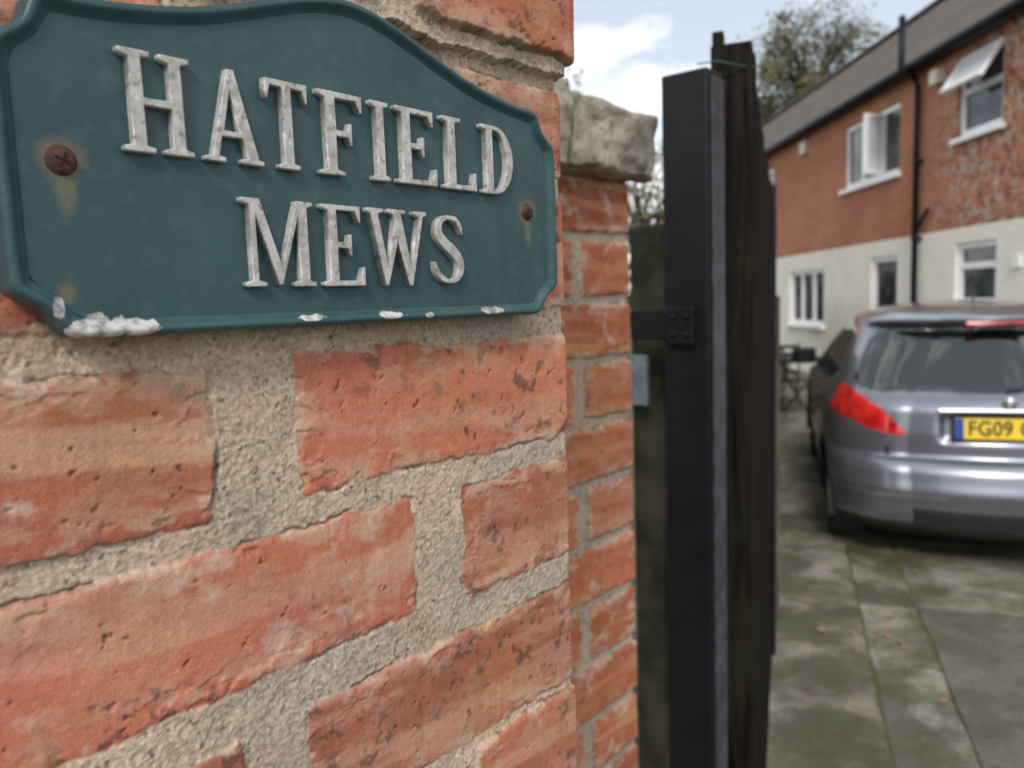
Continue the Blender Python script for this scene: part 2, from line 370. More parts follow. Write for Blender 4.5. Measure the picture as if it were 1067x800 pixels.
def letter(ch,x0,x1,z0,z1,i):
    w,polys=G[ch]; cu=bpy.data.curves.new('l','CURVE'); cu.dimensions='2D'; cu.fill_mode='BOTH'
    rr=random.Random(i)
    for P in polys:
        sp=cu.splines.new('POLY'); 
        Pm=[(x0+(x1-x0)*a_/w, z0+(z1-z0)*b_) for a_,b_ in P]
        sp.points.add(len(Pm)-1)
        for q,(a_,b_) in zip(sp.points,Pm): q.co=(a_+rr.uniform(-.00012,.00012),b_+rr.uniform(-.00012,.00012),0,1)
        sp.use_cyclic_u=True
    cu.extrude=.0018; cu.bevel_depth=.0005; cu.bevel_resolution=2; cu.offset=-.00080
    o=bpy.data.objects.new('tmp',cu); COL.objects.link(o)
    bpy.context.view_layer.update()
    me=bpy.data.meshes.new_from_object(o.evaluated_get(bpy.context.evaluated_depsgraph_get()))
    bpy.data.objects.remove(o)
    me.transform(Matrix(((1,0,0,0),(0,0,-1,-.0108),(0,1,0,0),(0,0,0,1))))
    me.materials.clear()
    o=mkobj('letter_%s'%ch.lower(),me,[LET],sg)
for i,(ch,a_,b_) in enumerate([('H',115.5,141),('A',144.5,169.5),('T',171,191),('F',195.5,219),('I',223.5,234),('E',237.5,263),('L',266.5,290.5),('D',294.5,319)]):
    letter(ch,a_/1000,b_/1000,.0570,.0925,i)
for i,(ch,a_,b_) in enumerate([('M',157.5,190.5),('E',194,216.5),('W',218.5,254.5),('S',257.5,280)]):
    letter(ch,a_/1000,b_/1000,.0095,.0450,20+i)
RUST=simple('rusty_screw',(.05,.025,.02),(.12,.06,.04),300,.75,.8,.0006,.4)
DARK=simple('dark_slot',(.012,.01,.009),(.02,.016,.012),100,.9)
def lathe(name,prof,n,mat,parent,M=Matrix()):
    v=[];f=[]
    for (r_,y_) in prof:
        for k in range(n):
            an=2*math.pi*k/n; v.append(M@Vector((r_*math.cos(an),y_,r_*math.sin(an))))
    for i in range(len(prof)-1):
        for k in range(n): f.append((i*n+k,i*n+(k+1)%n,(i+1)*n+(k+1)%n,(i+1)*n+k))
    return pyd(name,v,f,[mat],parent,True)
for i,(sx,sz,r_) in enumerate([(.096,.052,.0046),(.333,.050,.0043)]):
    M=Matrix.Translation((sx,-.0094,sz))
    lathe('screw_%d'%i,[(r_*1.15,.0002),(r_,-.0006),(r_*.85,-.0014),(r_*.6,-.0019),(r_*.3,-.0021),(.00001,-.0022)],24,RUST,sg,M)
    for an in (25+i*30,115+i*30):
        box('screw_slot',(sx,-.0114,sz),(r_*1.1,.0008,.0007),DARK,sg,Matrix.Rotation(math.radians(an),3,'Y'))

# ================================================================= gate
WOODG=simple('mossy_wood',(.020,.023,.016),(.055,.050,.035),14,.95,.6,.004,0,.1)
b=NB('black_paint'); b.bump(b.noise(30,detail=3),.3,.003); BLACK=b.set(Base_Color=b.mix(b.noise(9),(.004,.004,.006),(.010,.011,.014)),Roughness=b.ramp(b.noise(20),[(.3,.38),(.7,.55)]),Specular_IOR_Level=.24)
def woodmat(name,c1,c2,spec=.3):
    b=NB(name); mp=b.n('ShaderNodeMapping',Vector=b.obj()); mp.inputs['Scale'].default_value=(30,30,1.6)
    f=b.noise(2.2,mp.outputs[0],4,.65); c=b.mix(b.ramp(f,[(.35,0.),(.65,1.)]),c1,c2); c=b.mix(b.ramp(b.noise(6),[(.5,0.),(.7,.6)]),c,(c2[0]*.8,c2[1]*1.05,c2[2]*.7))
    b.bump(f,.7,.004); return b.set(Base_Color=c,Roughness=.9,Specular_IOR_Level=spec)
DWOOD=woodmat('dark_stained_wood',(.004,.0035,.0035),(.026,.021,.017),.05)
GREYW=woodmat('weathered_fence_wood',(.05,.04,.028),(.14,.115,.08))
post=empty('wooden_gate_post')
rz=lambda deg: Matrix.Rotation(math.radians(-deg),3,'Z')
def cbox(name,x,y,sx,sy,z0,z1,deg,mat,par,bevel=.003): return box(name,(x,y,(z0+z1)/2),(sx,sy,z1-z0),mat,par,rz(deg),bevel)
cbox('post',.283,1.43,.085,.085,0,1.68,42,WOODG,post,.006)
GALV=simple('galvanised_metal',(.16,.21,.24),(.26,.32,.35),40,.5,.2,.001,.6)
cbox('bracket',.228,1.365,.036,.01,1.36,1.45,42,GALV,post,.001)
gate=empty('black_wooden_gate')
st=rz(37)
def stl(xl,yl):
    v=st@Vector((xl,yl,0)); return (.262+v.x,1.31+v.y)
cxy=stl(.0405,.03); cbox('stile',cxy[0],cxy[1],.081,.060,.06,1.912,37,BLACK,gate,.004)
EDGE=simple('stile_edge_highlight',(.025,.029,.040),(.06,.07,.09),30,.4,.1,.001,.1)  # lighter blue-grey strip paints the highlight along the stile's edge
cxy=stl(.083,.036); cbox('highlight_strip',cxy[0],cxy[1],.004,.05,.07,1.90,37,EDGE,gate,.001)
cxy=stl(-.004,-.004); cbox('hinge_strap',cxy[0],cxy[1],.112,.008,1.478,1.530,37,BLACK,gate,.002)
cxy=stl(.036,-.009); cbox('hinge_plate',cxy[0],cxy[1],.045,.010,1.470,1.534,37,BLACK,gate,.003)
for k in range(2):
    for kk in range(2):
        cxy=stl(.024+.024*k,-.016); cbox('bolt',cxy[0],cxy[1],.009,.006,1.483+.030*kk,1.492+.030*kk,37,BLACK,gate,.003)
cbox('gate_upright',.418,1.44,.072,.05,.07,1.995,20,DWOOD,gate,.004)
cbox('gate_upright_b',.456,1.489,.04,.05,.07,1.99,20,DWOOD,gate,.004)
cbox('upright_offcut',.388,1.42,.02,.03,1.9,2.012,20,DWOOD,gate,.003)
tube('green_wire',[(.345,1.40,1.955),(.38,1.395,1.958),(.42,1.40,1.95),(.47,1.43,1.955)],.0014,simple('green_wire',(.02,.08,.06),(.03,.10,.07),9),gate,6)
g0=Vector((.478,1.53)); g1=Vector((1.033,3.06)); gd=(g1-g0); gl=gd.length; gd/=gl; gdeg=math.degrees(math.atan2(gd.x,gd.y))
nb=15
rg=random.Random(5)
for i in range(nb):
    t0=gl*(i+.5)/nb; pnt=g0+gd*t0
    cbox('board_%d'%i,pnt.x,pnt.y,.022,gl/nb-.006,.07+rg.uniform(0,.02),1.945+rg.uniform(-.02,.02),gdeg,DWOOD,gate,.003)
for zc in (.3,1.1,1.75):
    m=(g0+g1)/2; pr=Vector((-gd.y,gd.x))*.03; cbox('rail',m.x+pr.x,m.y+pr.y,.04,gl,zc-.05,zc+.05,gdeg,DWOOD,gate)
cbox('end_stile',g1.x,g1.y,.05,.06,.07,1.97,gdeg,BLACK,gate)

# fence beyond
fen=empty('wooden_fence'); f0=Vector((1.22,3.5)); f1=Vector((5.05,14.6)); fd=f1-f0; fl_=fd.length; fd/=fl_; fdeg=math.degrees(math.atan2(fd.x,fd.y))
bs=[]
nB=int(fl_/.125)
for i in range(nB):
    q=f0+fd*(i+.5)*.125; bs.append(cbox('b',q.x,q.y,.018,.118,.04,1.52+rg.uniform(-.015,.015),fdeg,GREYW,None,0))
j=join(bs,'boards'); j.parent=fen
for i in range(7):
    q=f0+fd*(i*fl_/6)-Vector((fd.y,-fd.x))*.06; cbox('fence_post_%d'%i,q.x,q.y,.09,.09,0,1.6,fdeg,GREYW,fen)

# ================================================================= ground
b=NB('ground_earth_moss'); c=b.mix(b.ramp(b.noise(1.5,detail=4),[(.35,0.),(.65,1.)]),(.085,.08,.06),(.13,.12,.095)); c=b.mix(b.ramp(b.noise(5,detail=4),[(.5,0.),(.6,.85)]),c,(.055,.075,.025))
b.bump(b.noise(60),.8,.01); GR=b.set(Base_Color=c,Roughness=.95,Specular_IOR_Level=.2)
pyd('ground',[(-300,-300,0),(300,-300,0),(300,300,0),(-300,300,0)],[(0,1,2,3)],[GR])
def concrete(name,c1,c2,moss=.6,stain=.5,seed=0.):
    b=NB(name); mp=b.n('ShaderNodeMapping',Vector=b.obj()); mp.inputs['Location'].default_value=(seed,seed*2,0); v=mp.outputs[0]
    c=b.mix(b.ramp(b.noise(4,v,5,.65),[(.38,0.),(.60,1.)]),c1,c2)
    c=b.mix(b.ramp(b.noise(2.1,v,5,.62),[(.46,0.),(.56,stain)]),c,(.058,.050,.037))
    c=b.mix(b.ramp(b.noise(3.1,v,6,.68),[(.48,0.),(.56,moss)]),c,(.088,.098,.034))
    c=b.mix(b.ramp(b.noise(60,v,3,.6),[(.38,.45),(.52,0.)]),c,(.055,.048,.036))
    b.bump(b.math('ADD',b.noise(140,v,2),b.noise(12,v,2)),.7,.007); return b.set(Base_Color=c,Roughness=b.ramp(b.noise(2,v,2),[(.3,.5),(.7,.85)]),Specular_IOR_Level=.3)
CA=concrete('concrete_a',(.165,.15,.115),(.28,.255,.21),.75,.75,0); CB=concrete('concrete_b',(.20,.185,.15),(.34,.315,.265),.6,.7,7); CC=concrete('dark_tarmac',(.135,.125,.108),(.185,.172,.15),.25,.4,13)
drv=empty('driveway')
U=Vector((.342,.94)); Rr=Vector((.94,-.342)); o0=Vector((1.47,2.34))
P=[o0+Rr*a+U*l for a,l in ((-.75,-4),(4.6,-4),(4.6,13),(-.75,13))]
MOSS=simple('joint_moss',(.075,.07,.04),(.13,.13,.06),9,.95,.6,.006,0,.2)
pyd('joint_fill',[(q.x,q.y,.017) for q in P],[(0,1,2,3)],[MOSS],drv)
def slab(a0,a1,l0,l1,mat,z=.004,i=[0]):
    i[0]+=1; rj=random.Random(i[0])
    C4=((a0,l0,1,1),(a1,l0,-1,1),(a1,l1,-1,-1),(a0,l1,1,-1)); P=[]
    for k in range(4):
        A,B_=C4[k],C4[(k+1)%4]
        for t_ in range(12):
            f_=t_/12; a=A[0]+(B_[0]-A[0])*f_; l=A[1]+(B_[1]-A[1])*f_
            q_=.001+abs(rj.gauss(0,.007)) if t_ else .003
            if t_==0: a+=A[2]*.005; l+=A[3]*.005
            elif k in(0,2): l+=(1 if k==0 else -1)*q_
            else: a+=(-1 if k==1 else 1)*q_
            P.append(o0+Rr*a+U*l)
    n_=len(P); zt=z+.018; v=[(q.x,q.y,0.001) for q in P]+[(q.x,q.y,zt) for q in P]
    pyd('slab_%d'%i[0],v,[tuple(range(n_,2*n_))]+[(k,(k+1)%n_,n_+(k+1)%n_,n_+k) for k in range(n_)],[mat],drv)
ll=[-4,-2.6,-1.2,-.35,1.25,2.35,3.6,5,6.5,8,9.5,11,13]
for i in range(len(ll)-1):
    slab(-.74,-.26,ll[i],ll[i+1],CA if i%2 else CB,.001+.002*(i%3))
for i,(q0,q1) in enumerate([(-4,-1),(-1,1.3),(1.3,3.4),(3.4,6),(6,9),(9,13)]): slab(-.26,-.0,q0,q1,(CA,CB,CA)[i%3],.003)
slab(0,2.2,-4,-1.6,CC,.004); slab(0,2.2,-1.6,1.31,CC,.005); slab(2.2,4.6,-4,1.31,CC,.003)
for i,(q0,q1) in enumerate([(1.31,2.35),(2.35,4.4),(4.4,7),(7,10),(10,13)]):
    slab(0,1.35,q0,q1,(CB,CA)[i%2],.002); slab(1.35,3.1,q0,q1,(CA,CB)[i%2],.003); 
    if i<2: slab(3.1,4.4,q0,q1,CB,.002)
LEAFM=simple('autumn_leaf',(.20,.11,.05),(.42,.26,.13),60,.8)
v=[];f=[]
for i in range(30):
    if i<7: q=Vector((1.58+rg.gauss(0,.06),3.28+rg.gauss(0,.05)))
    else: q=o0+Rr*rg.uniform(-.8,1.2)+U*rg.uniform(-.3,9)
    a_=rg.uniform(0,6.28); sz=rg.uniform(.010,.026); k0=len(v)
    for j in range(6):
        an=a_+j*math.pi/3; r_=sz*(1 if j%3==0 else .5); v.append((q.x+r_*math.cos(an),q.y+r_*math.sin(an),.028+rg.uniform(0,.010)))
    f.append(tuple(range(k0,k0+6)))
pyd('fallen_leaves',v,f,[LEAFM])
v=[];f=[]
for i in range(6000):
    l_=rg.uniform(-.5,9); a_=rg.choice([-.78-abs(rg.gauss(0,.06)),-.78-abs(rg.gauss(0,.06)),-.74,-.26,0.0]); q=o0+Rr*(a_+rg.gauss(0,.012))+U*l_
    if mn.noise(Vector((q.x*1.5,q.y*1.5,3)))<-.05: continue
    hgt=rg.uniform(.004,.022); an=rg.uniform(0,6.28); w=.003; k0=len(v)
    v+=[(q.x-w*math.cos(an),q.y-w*math.sin(an),.002),(q.x+w*math.cos(an),q.y+w*math.sin(an),.002),(q.x+rg.gauss(0,.012),q.y+rg.gauss(0,.012),hgt+.015)]; f.append((k0,k0+1,k0+2))
pyd('moss_and_weeds',v,f,[simple('weed_green',(.06,.09,.025),(.10,.12,.04),5,.8)])

# ================================================================= house
hs=empty('brick_house'); X=5.8; Y0,Y1=3.0,30.0
def yz(b):
    sp=b.n('ShaderNodeSeparateXYZ',Vector=b.obj()); cb=b.n('ShaderNodeCombineXYZ'); b.link(b.math('ADD',sp.outputs[1],sp.outputs[0]),cb.inputs[0]); b.link(sp.outputs[2],cb.inputs[1]); return cb.outputs[0]
def brickmat(name,c1,c2,mo,extra=None,bs=.6):
    b=NB(name); v=yz(b); t=b.n('ShaderNodeTexBrick',Vector=v,Scale=1.0); t.inputs['Brick Width'].default_value=.225; t.inputs['Row Height'].default_value=.075; t.inputs['Mortar Size'].default_value=.006; t.inputs['Mortar Smooth'].default_value=.2
    for k,c in (('Color1',c1),('Color2',c2),('Mortar',mo)): t.inputs[k].default_value=(*c,1)
    c=b.mix(b.ramp(b.noise(1.1,detail=4),[(.3,0.),(.7,.55)]),t.outputs['Color'],(c1[0]*.6,c1[1]*.55,c1[2]*.55)) if extra is None else b.mix(b.ramp(b.noise(2.5,detail=4),[(.45,0.),(.7,.5)]),t.outputs['Color'],extra)
    if extra is None:
        sp=b.n('ShaderNodeSeparateXYZ',Vector=b.obj()); near=b.ramp(b.math('DIVIDE',sp.outputs[1],20.),[(.50,1.),(.545,0.)])
        m=b.math('MULTIPLY',near,b.ramp(b.noise(7,detail=4,rough=.7),[(.48,0.),(.60,.7)])); c=b.mix(m,c,(.50,.43,.36))
        m=b.math('MULTIPLY',near,b.ramp(b.noise(11,detail=3),[(.52,0.),(.62,.75)])); c=b.mix(m,c,(.09,.06,.05))
    b.bump(b.math('MULTIPLY',t.outputs['Fac'],-1.),bs,.01); return b.set(Base_Color=c,Roughness=.9,Specular_IOR_Level=.2)
HB=brickmat('house_red_brick',(.50,.20,.11),(.38,.145,.085),(.46,.35,.26))
HW=brickmat('house_white_painted_brick',(.87,.84,.74),(.83,.80,.70),(.72,.68,.59),(.72,.68,.56),.8)
WHITE=simple('white_upvc',(.82,.83,.84),(.87,.88,.88),2,.35,.05,.001)
b=NB('window_glass'); GLS=b.set(Base_Color=b.mix(b.ramp(b.noise(1.7),[(.45,0.),(.6,1.)]),(.02,.025,.03),(.10,.11,.11)),Roughness=.04,Specular_IOR_Level=.7)
b=NB('roof_tiles'); v=yz(b); t=b.n('ShaderNodeTexBrick',Vector=v,Scale=1.0); t.inputs['Brick Width'].default_value=.30; t.inputs['Row Height'].default_value=.19; t.inputs['Mortar Size'].default_value=.016
for k,c in (('Color1',(.115,.094,.082)),('Color2',(.08,.066,.058)),('Mortar',(.02,.018,.016))): t.inputs[k].default_value=(*c,1)
c=b.mix(b.ramp(b.noise(2,detail=4),[(.45,0.),(.7,.7)]),t.outputs['Color'],(.13,.115,.09)); b.bump(b.math('ADD',b.math('MULTIPLY',t.outputs['Fac'],-1.),b.noise(20,detail=2)),.8,.02); ROOF=b.set(Base_Color=c,Roughness=.85)
ops=[(11.53,13.40,3.26,4.28),(9.17,10.07,3.43,4.42),(16.9,18.1,3.3,4.25),(14.24,15.95,.93,1.98),(11.55,12.38,0.0,2.06),(9.2,10.05,1.33,2.11),(5.6,6.8,3.35,4.35),(5.4,7.0,1.0,2.1),(20,21.5,3.3,4.25),(20,21.5,.95,2.0),(24,25.5,3.3,4.25)]
def wallpart(name,z0,z1,mat):
    ys=sorted({Y0,Y1}|{o[0] for o in ops}|{o[1] for o in ops}); zs=sorted({z0,z1}|{q for o in ops for q in o[2:] if z0<q<z1})
    v=[];f=[]
    def quad(*p): k=len(v); v.extend(p); f.append((k,k+1,k+2,k+3))
    for a in range(len(ys)-1):
        for c_ in range(len(zs)-1):
            ym=(ys[a]+ys[a+1])/2; zm=(zs[c_]+zs[c_+1])/2
            if any(o[0]<ym<o[1] and o[2]<zm<o[3] for o in ops): continue
            quad((X,ys[a+1],zs[c_]),(X,ys[a],zs[c_]),(X,ys[a],zs[c_+1]),(X,ys[a+1],zs[c_+1]))
    for o in ops:
        if not(z0<=o[2] and o[3]<=z1): continue
        a0,a1,b0,b1=o; x1=X+.2
        quad((X,a0,b0),(x1,a0,b0),(x1,a0,b1),(X,a0,b1)); quad((X,a1,b0),(X,a1,b1),(x1,a1,b1),(x1,a1,b0)); quad((X,a0,b1),(x1,a0,b1),(x1,a1,b1),(X,a1,b1)); quad((X,a0,b0),(X,a1,b0),(x1,a1,b0),(x1,a0,b0))
    return pyd(name,v,f,[mat],hs)
wallpart('ground_floor_wall',0,2.30,HW); wallpart('upper_floor_wall',2.30,4.66,HB)
for nm,yy in (('gable_near',Y0),('gable_far',Y1)):
    pyd(nm,[(X,yy,0),(11.4,yy,0),(11.4,yy,4.66),(8.6,yy,7.0),(X,yy,4.66)],[(0,1,2,3,4)],[HB],hs)
pyd('rear_wall',[(11.4,Y0,0),(11.4,Y1,0),(11.4,Y1,4.66),(11.4,Y0,4.66)],[(0,1,2,3)],[HB],hs)
pyd('roof',[(5.58,Y0-.2,4.56),(5.58,Y1+.2,4.56),(8.6,Y1+.2,7.06),(8.6,Y0-.2,7.06),(11.62,Y0-.2,4.56),(11.62,Y1+.2,4.56)],[(0,3,2,1),(3,4,5,2)],[ROOF],hs)
box('ridge_tiles',(8.6,(Y0+Y1)/2,7.08),(.22,Y1-Y0,.1),ROOF,hs,None,.03)
box('fascia',(5.68,(Y0+Y1)/2,4.60),(.03,Y1-Y0,.14),simple('dark_fascia',(.02,.02,.02),(.03,.03,.03)),hs)
pyd('soffit',[(5.67,Y0,4.54),(5.67,Y1,4.54),(X,Y1,4.54),(X,Y0,4.54)],[(0,1,2,3)],[bpy.data.materials['dark_fascia']],hs)
tube('gutter',[(5.60,Y0,4.56),(5.60,Y1,4.56)],.055,BLACK,hs,10)
def bx(name,x0,x1,y0,y1,z0,z1,mat): return box(name,((x0+x1)/2,(y0+y1)/2,(z0+z1)/2),(x1-x0,y1-y0,z1-z0),mat,hs,None,.004)
def window(i,o,mull,trans=None,door=False):
    a0,a1,b0,b1=o; xf=X+.04; fw=.075; e=.002
    bx('window_frame_%d'%i,xf,xf+.07,a0,a0+fw,b0,b1,WHITE); bx('window_frame_%d'%i,xf,xf+.07,a1-fw,a1,b0,b1,WHITE)
    bx('window_frame_%d'%i,xf+e,xf+.07-e,a0+fw,a1-fw,b1-fw,b1,WHITE); bx('window_frame_%d'%i,xf+e,xf+.07-e,a0+fw,a1-fw,b0,b0+fw,WHITE)
    for m in mull: 
        y_=a0+(a1-a0)*m; bx('mullion_%d'%i,xf+e,xf+.068,y_-.05,y_+.05,b0+fw,b1-fw,WHITE)
    if trans: bx('transom_%d'%i,xf+2*e,xf+.066,a0+fw,a1-fw,b0+(b1-b0)*trans-.04,b0+(b1-b0)*trans+.04,WHITE)
    pyd('glass_%d'%i,[(xf+.035,a0+.03,b0+.03),(xf+.035,a1-.03,b0+.03),(xf+.035,a1-.03,b1-.03),(xf+.035,a0+.03,b1-.03)],[(0,3,2,1)],[GLS],hs)
    if not door: bx('sill_%d'%i,X-.07,X+.035,a0-.06,a1+.06,b0-.07,b0-.004,WHITE)
window(0,ops[0],[.33,.67]); window(1,ops[1],[],.55); window(2,ops[2],[.5]); window(3,ops[3],[.33,.67]); window(5,ops[5],[],.62); window(6,ops[6],[.5]); window(7,ops[7],[.33,.67]); window(8,ops[8],[.5]); window(9,ops[9],[.5]); window(10,ops[10],[.5])
DD=simple('dark_door',(.02,.022,.024),(.035,.038,.04),3,.35,.1,.001)
bx('door_jamb',X+.04,X+.12,11.55,11.63,0,2.06,WHITE); bx('door_jamb',X+.04,X+.12,12.30,12.38,0,2.06,WHITE); bx('door_head',X+.042,X+.118,11.63,12.30,1.98,2.06,WHITE)
bx('door_leaf',X+.07,X+.11,11.635,12.295,.05,1.975,DD); bx('door_glass',X+.055,X+.068,11.76,12.17,.95,1.85,GLS); bx('door_step',X-.35,X+.03,11.45,12.45,.0,.12,CB)
ang=math.radians(34); hz=4.40; cy_=9.62
Rt=Matrix.Rotation(ang,3,'Y')
def sashbox(name,oy,oz,sy,sz,mat,th=.045):
    p_=Rt@Vector((0,0,-oz)); box(name,(X+.03+p_.x,cy_+oy,hz+p_.z),(th,sy,sz),mat,hs,Rt,.004)
PALE_PANE=simple('pale_pane',(.62,.64,.66),(.70,.72,.73),3,.3,.05,.001)  # pale pane colour; on the open sash it paints the reflected sky
sashbox('open_sash_top',0,.03,.84,.06,WHITE); sashbox('open_sash_bottom',0,.47,.84,.06,WHITE); sashbox('open_sash_side',-.39,.25,.06,.378,WHITE); sashbox('open_sash_side',.39,.25,.06,.378,WHITE); sashbox('open_sash_glass',0,.25,.716,.376,PALE_PANE,.01)
RC=Matrix.Rotation(math.radians(20),3,'Z')
for nm,ox,oz,sx,sz in (('top',0,.42,.40,.06),('bottom',0,-.42,.40,.06),('left',-.17,0,.06,.778),('right',.17,0,.06,.778)):
    p_=RC@Vector((ox,0,oz)); box('open_casement_'+nm,(X-.12+p_.x,12.06+p_.y,3.77+p_.z),(sx,.045,sz),WHITE,hs,RC,.003)
box('open_casement_pane',(X-.12,12.06,3.77),(.28,.01,.778),PALE_PANE,hs,RC)
tube('drainpipe',[(5.60,10.93,4.52),(5.70,10.93,4.40),(5.73,10.93,4.3),(5.73,10.93,.05)],.04,BLACK,hs,10)
tube('branch_pipe',[(5.73,10.6,2.62),(5.73,10.92,2.36)],.03,BLACK,hs,8)
for zc in (.9,2.25,3.3): box('pipe_clip',(5.75,10.93,zc),(.1,.13,.04),BLACK,hs)
tube('pipe_vent_top',[(5.73,10.93,4.4),(5.5,10.93,4.55),(5.5,10.93,5.25)],.045,BLACK,hs,10)
CREAM=simple('cream_plastic',(.6,.57,.48),(.66,.62,.52),4,.5)
bx('security_light',X-.12,X-.002,10.38,10.56,4.22,4.40,CREAM); bx('alarm_box',X-.08,X-.002,15.0,15.25,4.2,4.42,CREAM); bx('wall_vent',X-.04,X-.002,8.72,8.86,1.75,1.87,WHITE)

# ================================================================= car
CM=Matrix.Translation((2.575,3.88,.01))@Matrix.Rotation(math.radians(-19),4,'Z')
car=empty('parked_car',CM)
b=NB('silver_grey_car_paint')
PAINT=b.set(Base_Color=b.mix(b.ramp(b.noise(3,detail=4),[(.3,.0),(.8,.25)]),(.225,.24,.285),(.175,.17,.17)),Metallic=.7,Roughness=.32,Coat_Weight=.8,Coat_Roughness=.05)
b=NB('car_glass'); nt=b.nt; tr=nt.nodes.new('ShaderNodeBsdfTransparent'); tr.inputs[0].default_value=(.50,.58,.55,1); gl2=nt.nodes.new('ShaderNodeBsdfGlossy'); gl2.inputs['Roughness'].default_value=.03; gl2.inputs[0].default_value=(.93,.97,.95,1)
fr=nt.nodes.new('ShaderNodeFresnel'); fr.inputs[0].default_value=1.6; ms=nt.nodes.new('ShaderNodeMixShader'); nt.links.new(b.math('MULTIPLY_ADD',fr.outputs[0],1.3,.06),ms.inputs[0]); nt.links.new(tr.outputs[0],ms.inputs[1]); nt.links.new(gl2.outputs[0],ms.inputs[2]); nt.links.new(ms.outputs[0],nt.nodes['Material Output'].inputs[0]); CGL=b.m
b=NB('tail_light_red'); TL=b.set(Base_Color=b.mix(b.ramp(b.noise(11),[(.4,0.),(.6,1.)]),(.38,.008,.010),(.72,.025,.02)),Roughness=.12,Coat_Weight=1.0)
PLAS=simple('black_plastic',(.018,.018,.02),(.028,.028,.03),30,.6)
CHR=simple('chrome_trim',(.40,.41,.43),(.50,.51,.53),9,.25,.02,.001,.8)
def ip(z,tab): return np.interp(z,[t[0] for t in tab],[t[1] for t in tab])
zl=np.concatenate([np.linspace(.17,1.34,120),np.linspace(1.345,1.455,26)])
def smooth(a,k=3):
    for _ in range(k): a[1:-1]=(a[:-2]+2*a[1:-1]+a[2:])/4
    return a
yr=smooth(ip(zl,[(.17,.16),(.22,.06),(.32,.015),(.45,.0),(.55,.012),(.60,.045),(.62,.085),(.75,.085),(.88,.105),(.94,.15),(.98,.20),(1.31,.50),(1.335,.46),(1.355,.42),(1.37,.43),(1.40,.55),(1.43,.86),(1.445,1.2),(1.455,1.45)]),3)
yf=smooth(ip(zl,[(.17,3.86),(.3,3.98),(.5,4.03),(.65,3.98),(.75,3.86),(.85,3.5),(.93,3.1),(1.0,2.95),(1.1,2.74),(1.3,2.25),(1.38,2.0),(1.43,1.78),(1.455,1.55)]),4)
ww=smooth(ip(zl,[(.17,.80),(.25,.845),(.5,.872),(.68,.876),(.85,.862),(.93,.835),(.98,.81),(1.15,.735),(1.30,.655),(1.36,.61),(1.40,.54),(1.43,.42),(1.445,.27),(1.455,.06)]),3)
ring=[]
na,nbq,nc,ne,nf=46,20,190,14,24
for zi in range(len(zl)):
    w=ww[zi]; R1=min(.38,w*.55,(yf[zi]-yr[zi])*.4); R2=min(.38,w*.6,(yf[zi]-yr[zi])*.4); pts=[]
    bow=.07*w/.87
    for i in range(na): x_=(w-R1)*i/na; pts.append((x_,yr[zi]+bow*(x_/(w-R1))**2,0))
    ya=yr[zi]+bow; Ry=R1*.95
    for i in range(nbq): an=math.pi/2*i/nbq; pts.append((w-R1+R1*math.sin(an),ya+Ry*(1-math.cos(an)),1))
    yb=ya+Ry; fb=.14*w/.87; yc=yf[zi]-R2-fb; 
    if yc<yb+.01: yc=yb+.01
    for i in range(nc): pts.append((w,yb+(yc-yb)*i/nc,2))
    for i in range(ne): an=math.pi/2*i/ne; pts.append((w-R2*(1-math.cos(an)),yc+R2*math.sin(an),3))
    for i in range(nf+1): x_=(w-R2)*(1-i/nf); pts.append((x_,yc+R2+fb*(1-(x_/max(w-R2,1e-4))**2),4))
    ring.append(pts)
nh=len(ring[0]); V=[];F=[];MI=[]
for zi in range(len(zl)):
    zz_=zl[zi]
    for (x_,y_,sgm) in ring[zi]:
        fr_=((y_-2.0)/2.03); xx=x_*(1-.05*abs(fr_)**3); yy=y_
        if sgm==2: xx+=.012*math.exp(-((zz_-.86)/.05)**2)-.010*math.exp(-((zz_-.62)/.10)**2)*(1 if 1.1<y_<2.9 else 0)
        if sgm==0: yy+=.028*math.exp(-((zz_-.79)/.075)**6)*(1-float(sst(np.array(x_),.30,.36)))
        if sgm in(0,1): yy-=.012*math.exp(-((zz_-.44)/.05)**2)
        for (wy) in (.74,3.28):
            rr=math.hypot(y_-wy,zz_-.30)
            if sgm in(1,2,3) and zz_<.8: xx+=.018*math.exp(-((rr-.37)/.05)**2)
        V.append((xx,yy,zz_))
half_n=len(V)
V+=[(-a_,b_,c_) for a_,b_,c_ in V]
def inpoly(x_,y_,P):
    c_=False;j=len(P)-1
    for i in range(len(P)):
        if (P[i][1]>y_)!=(P[j][1]>y_) and x_<(P[j][0]-P[i][0])*(y_-P[i][1])/(P[j][1]-P[i][1])+P[i][0]: c_=not c_
        j=i
    return c_
sideg=[(.88,1.04),(1.08,1.31),(1.5,1.36),(2.05,1.36),(2.35,1.26),(2.92,.975),(2.1,.955),(.98,.975)]
lampR=[(1.2,.985),(.765,.985),(.70,.945),(.60,.87),(.53,.80),(.47,.735),(.56,.742),(.66,.765),(.76,.81),(1.2,.86)]
lampS=[(0,.985),(.50,.975),(.42,.93),(.30,.875),(.2,.82),(0,.78)]
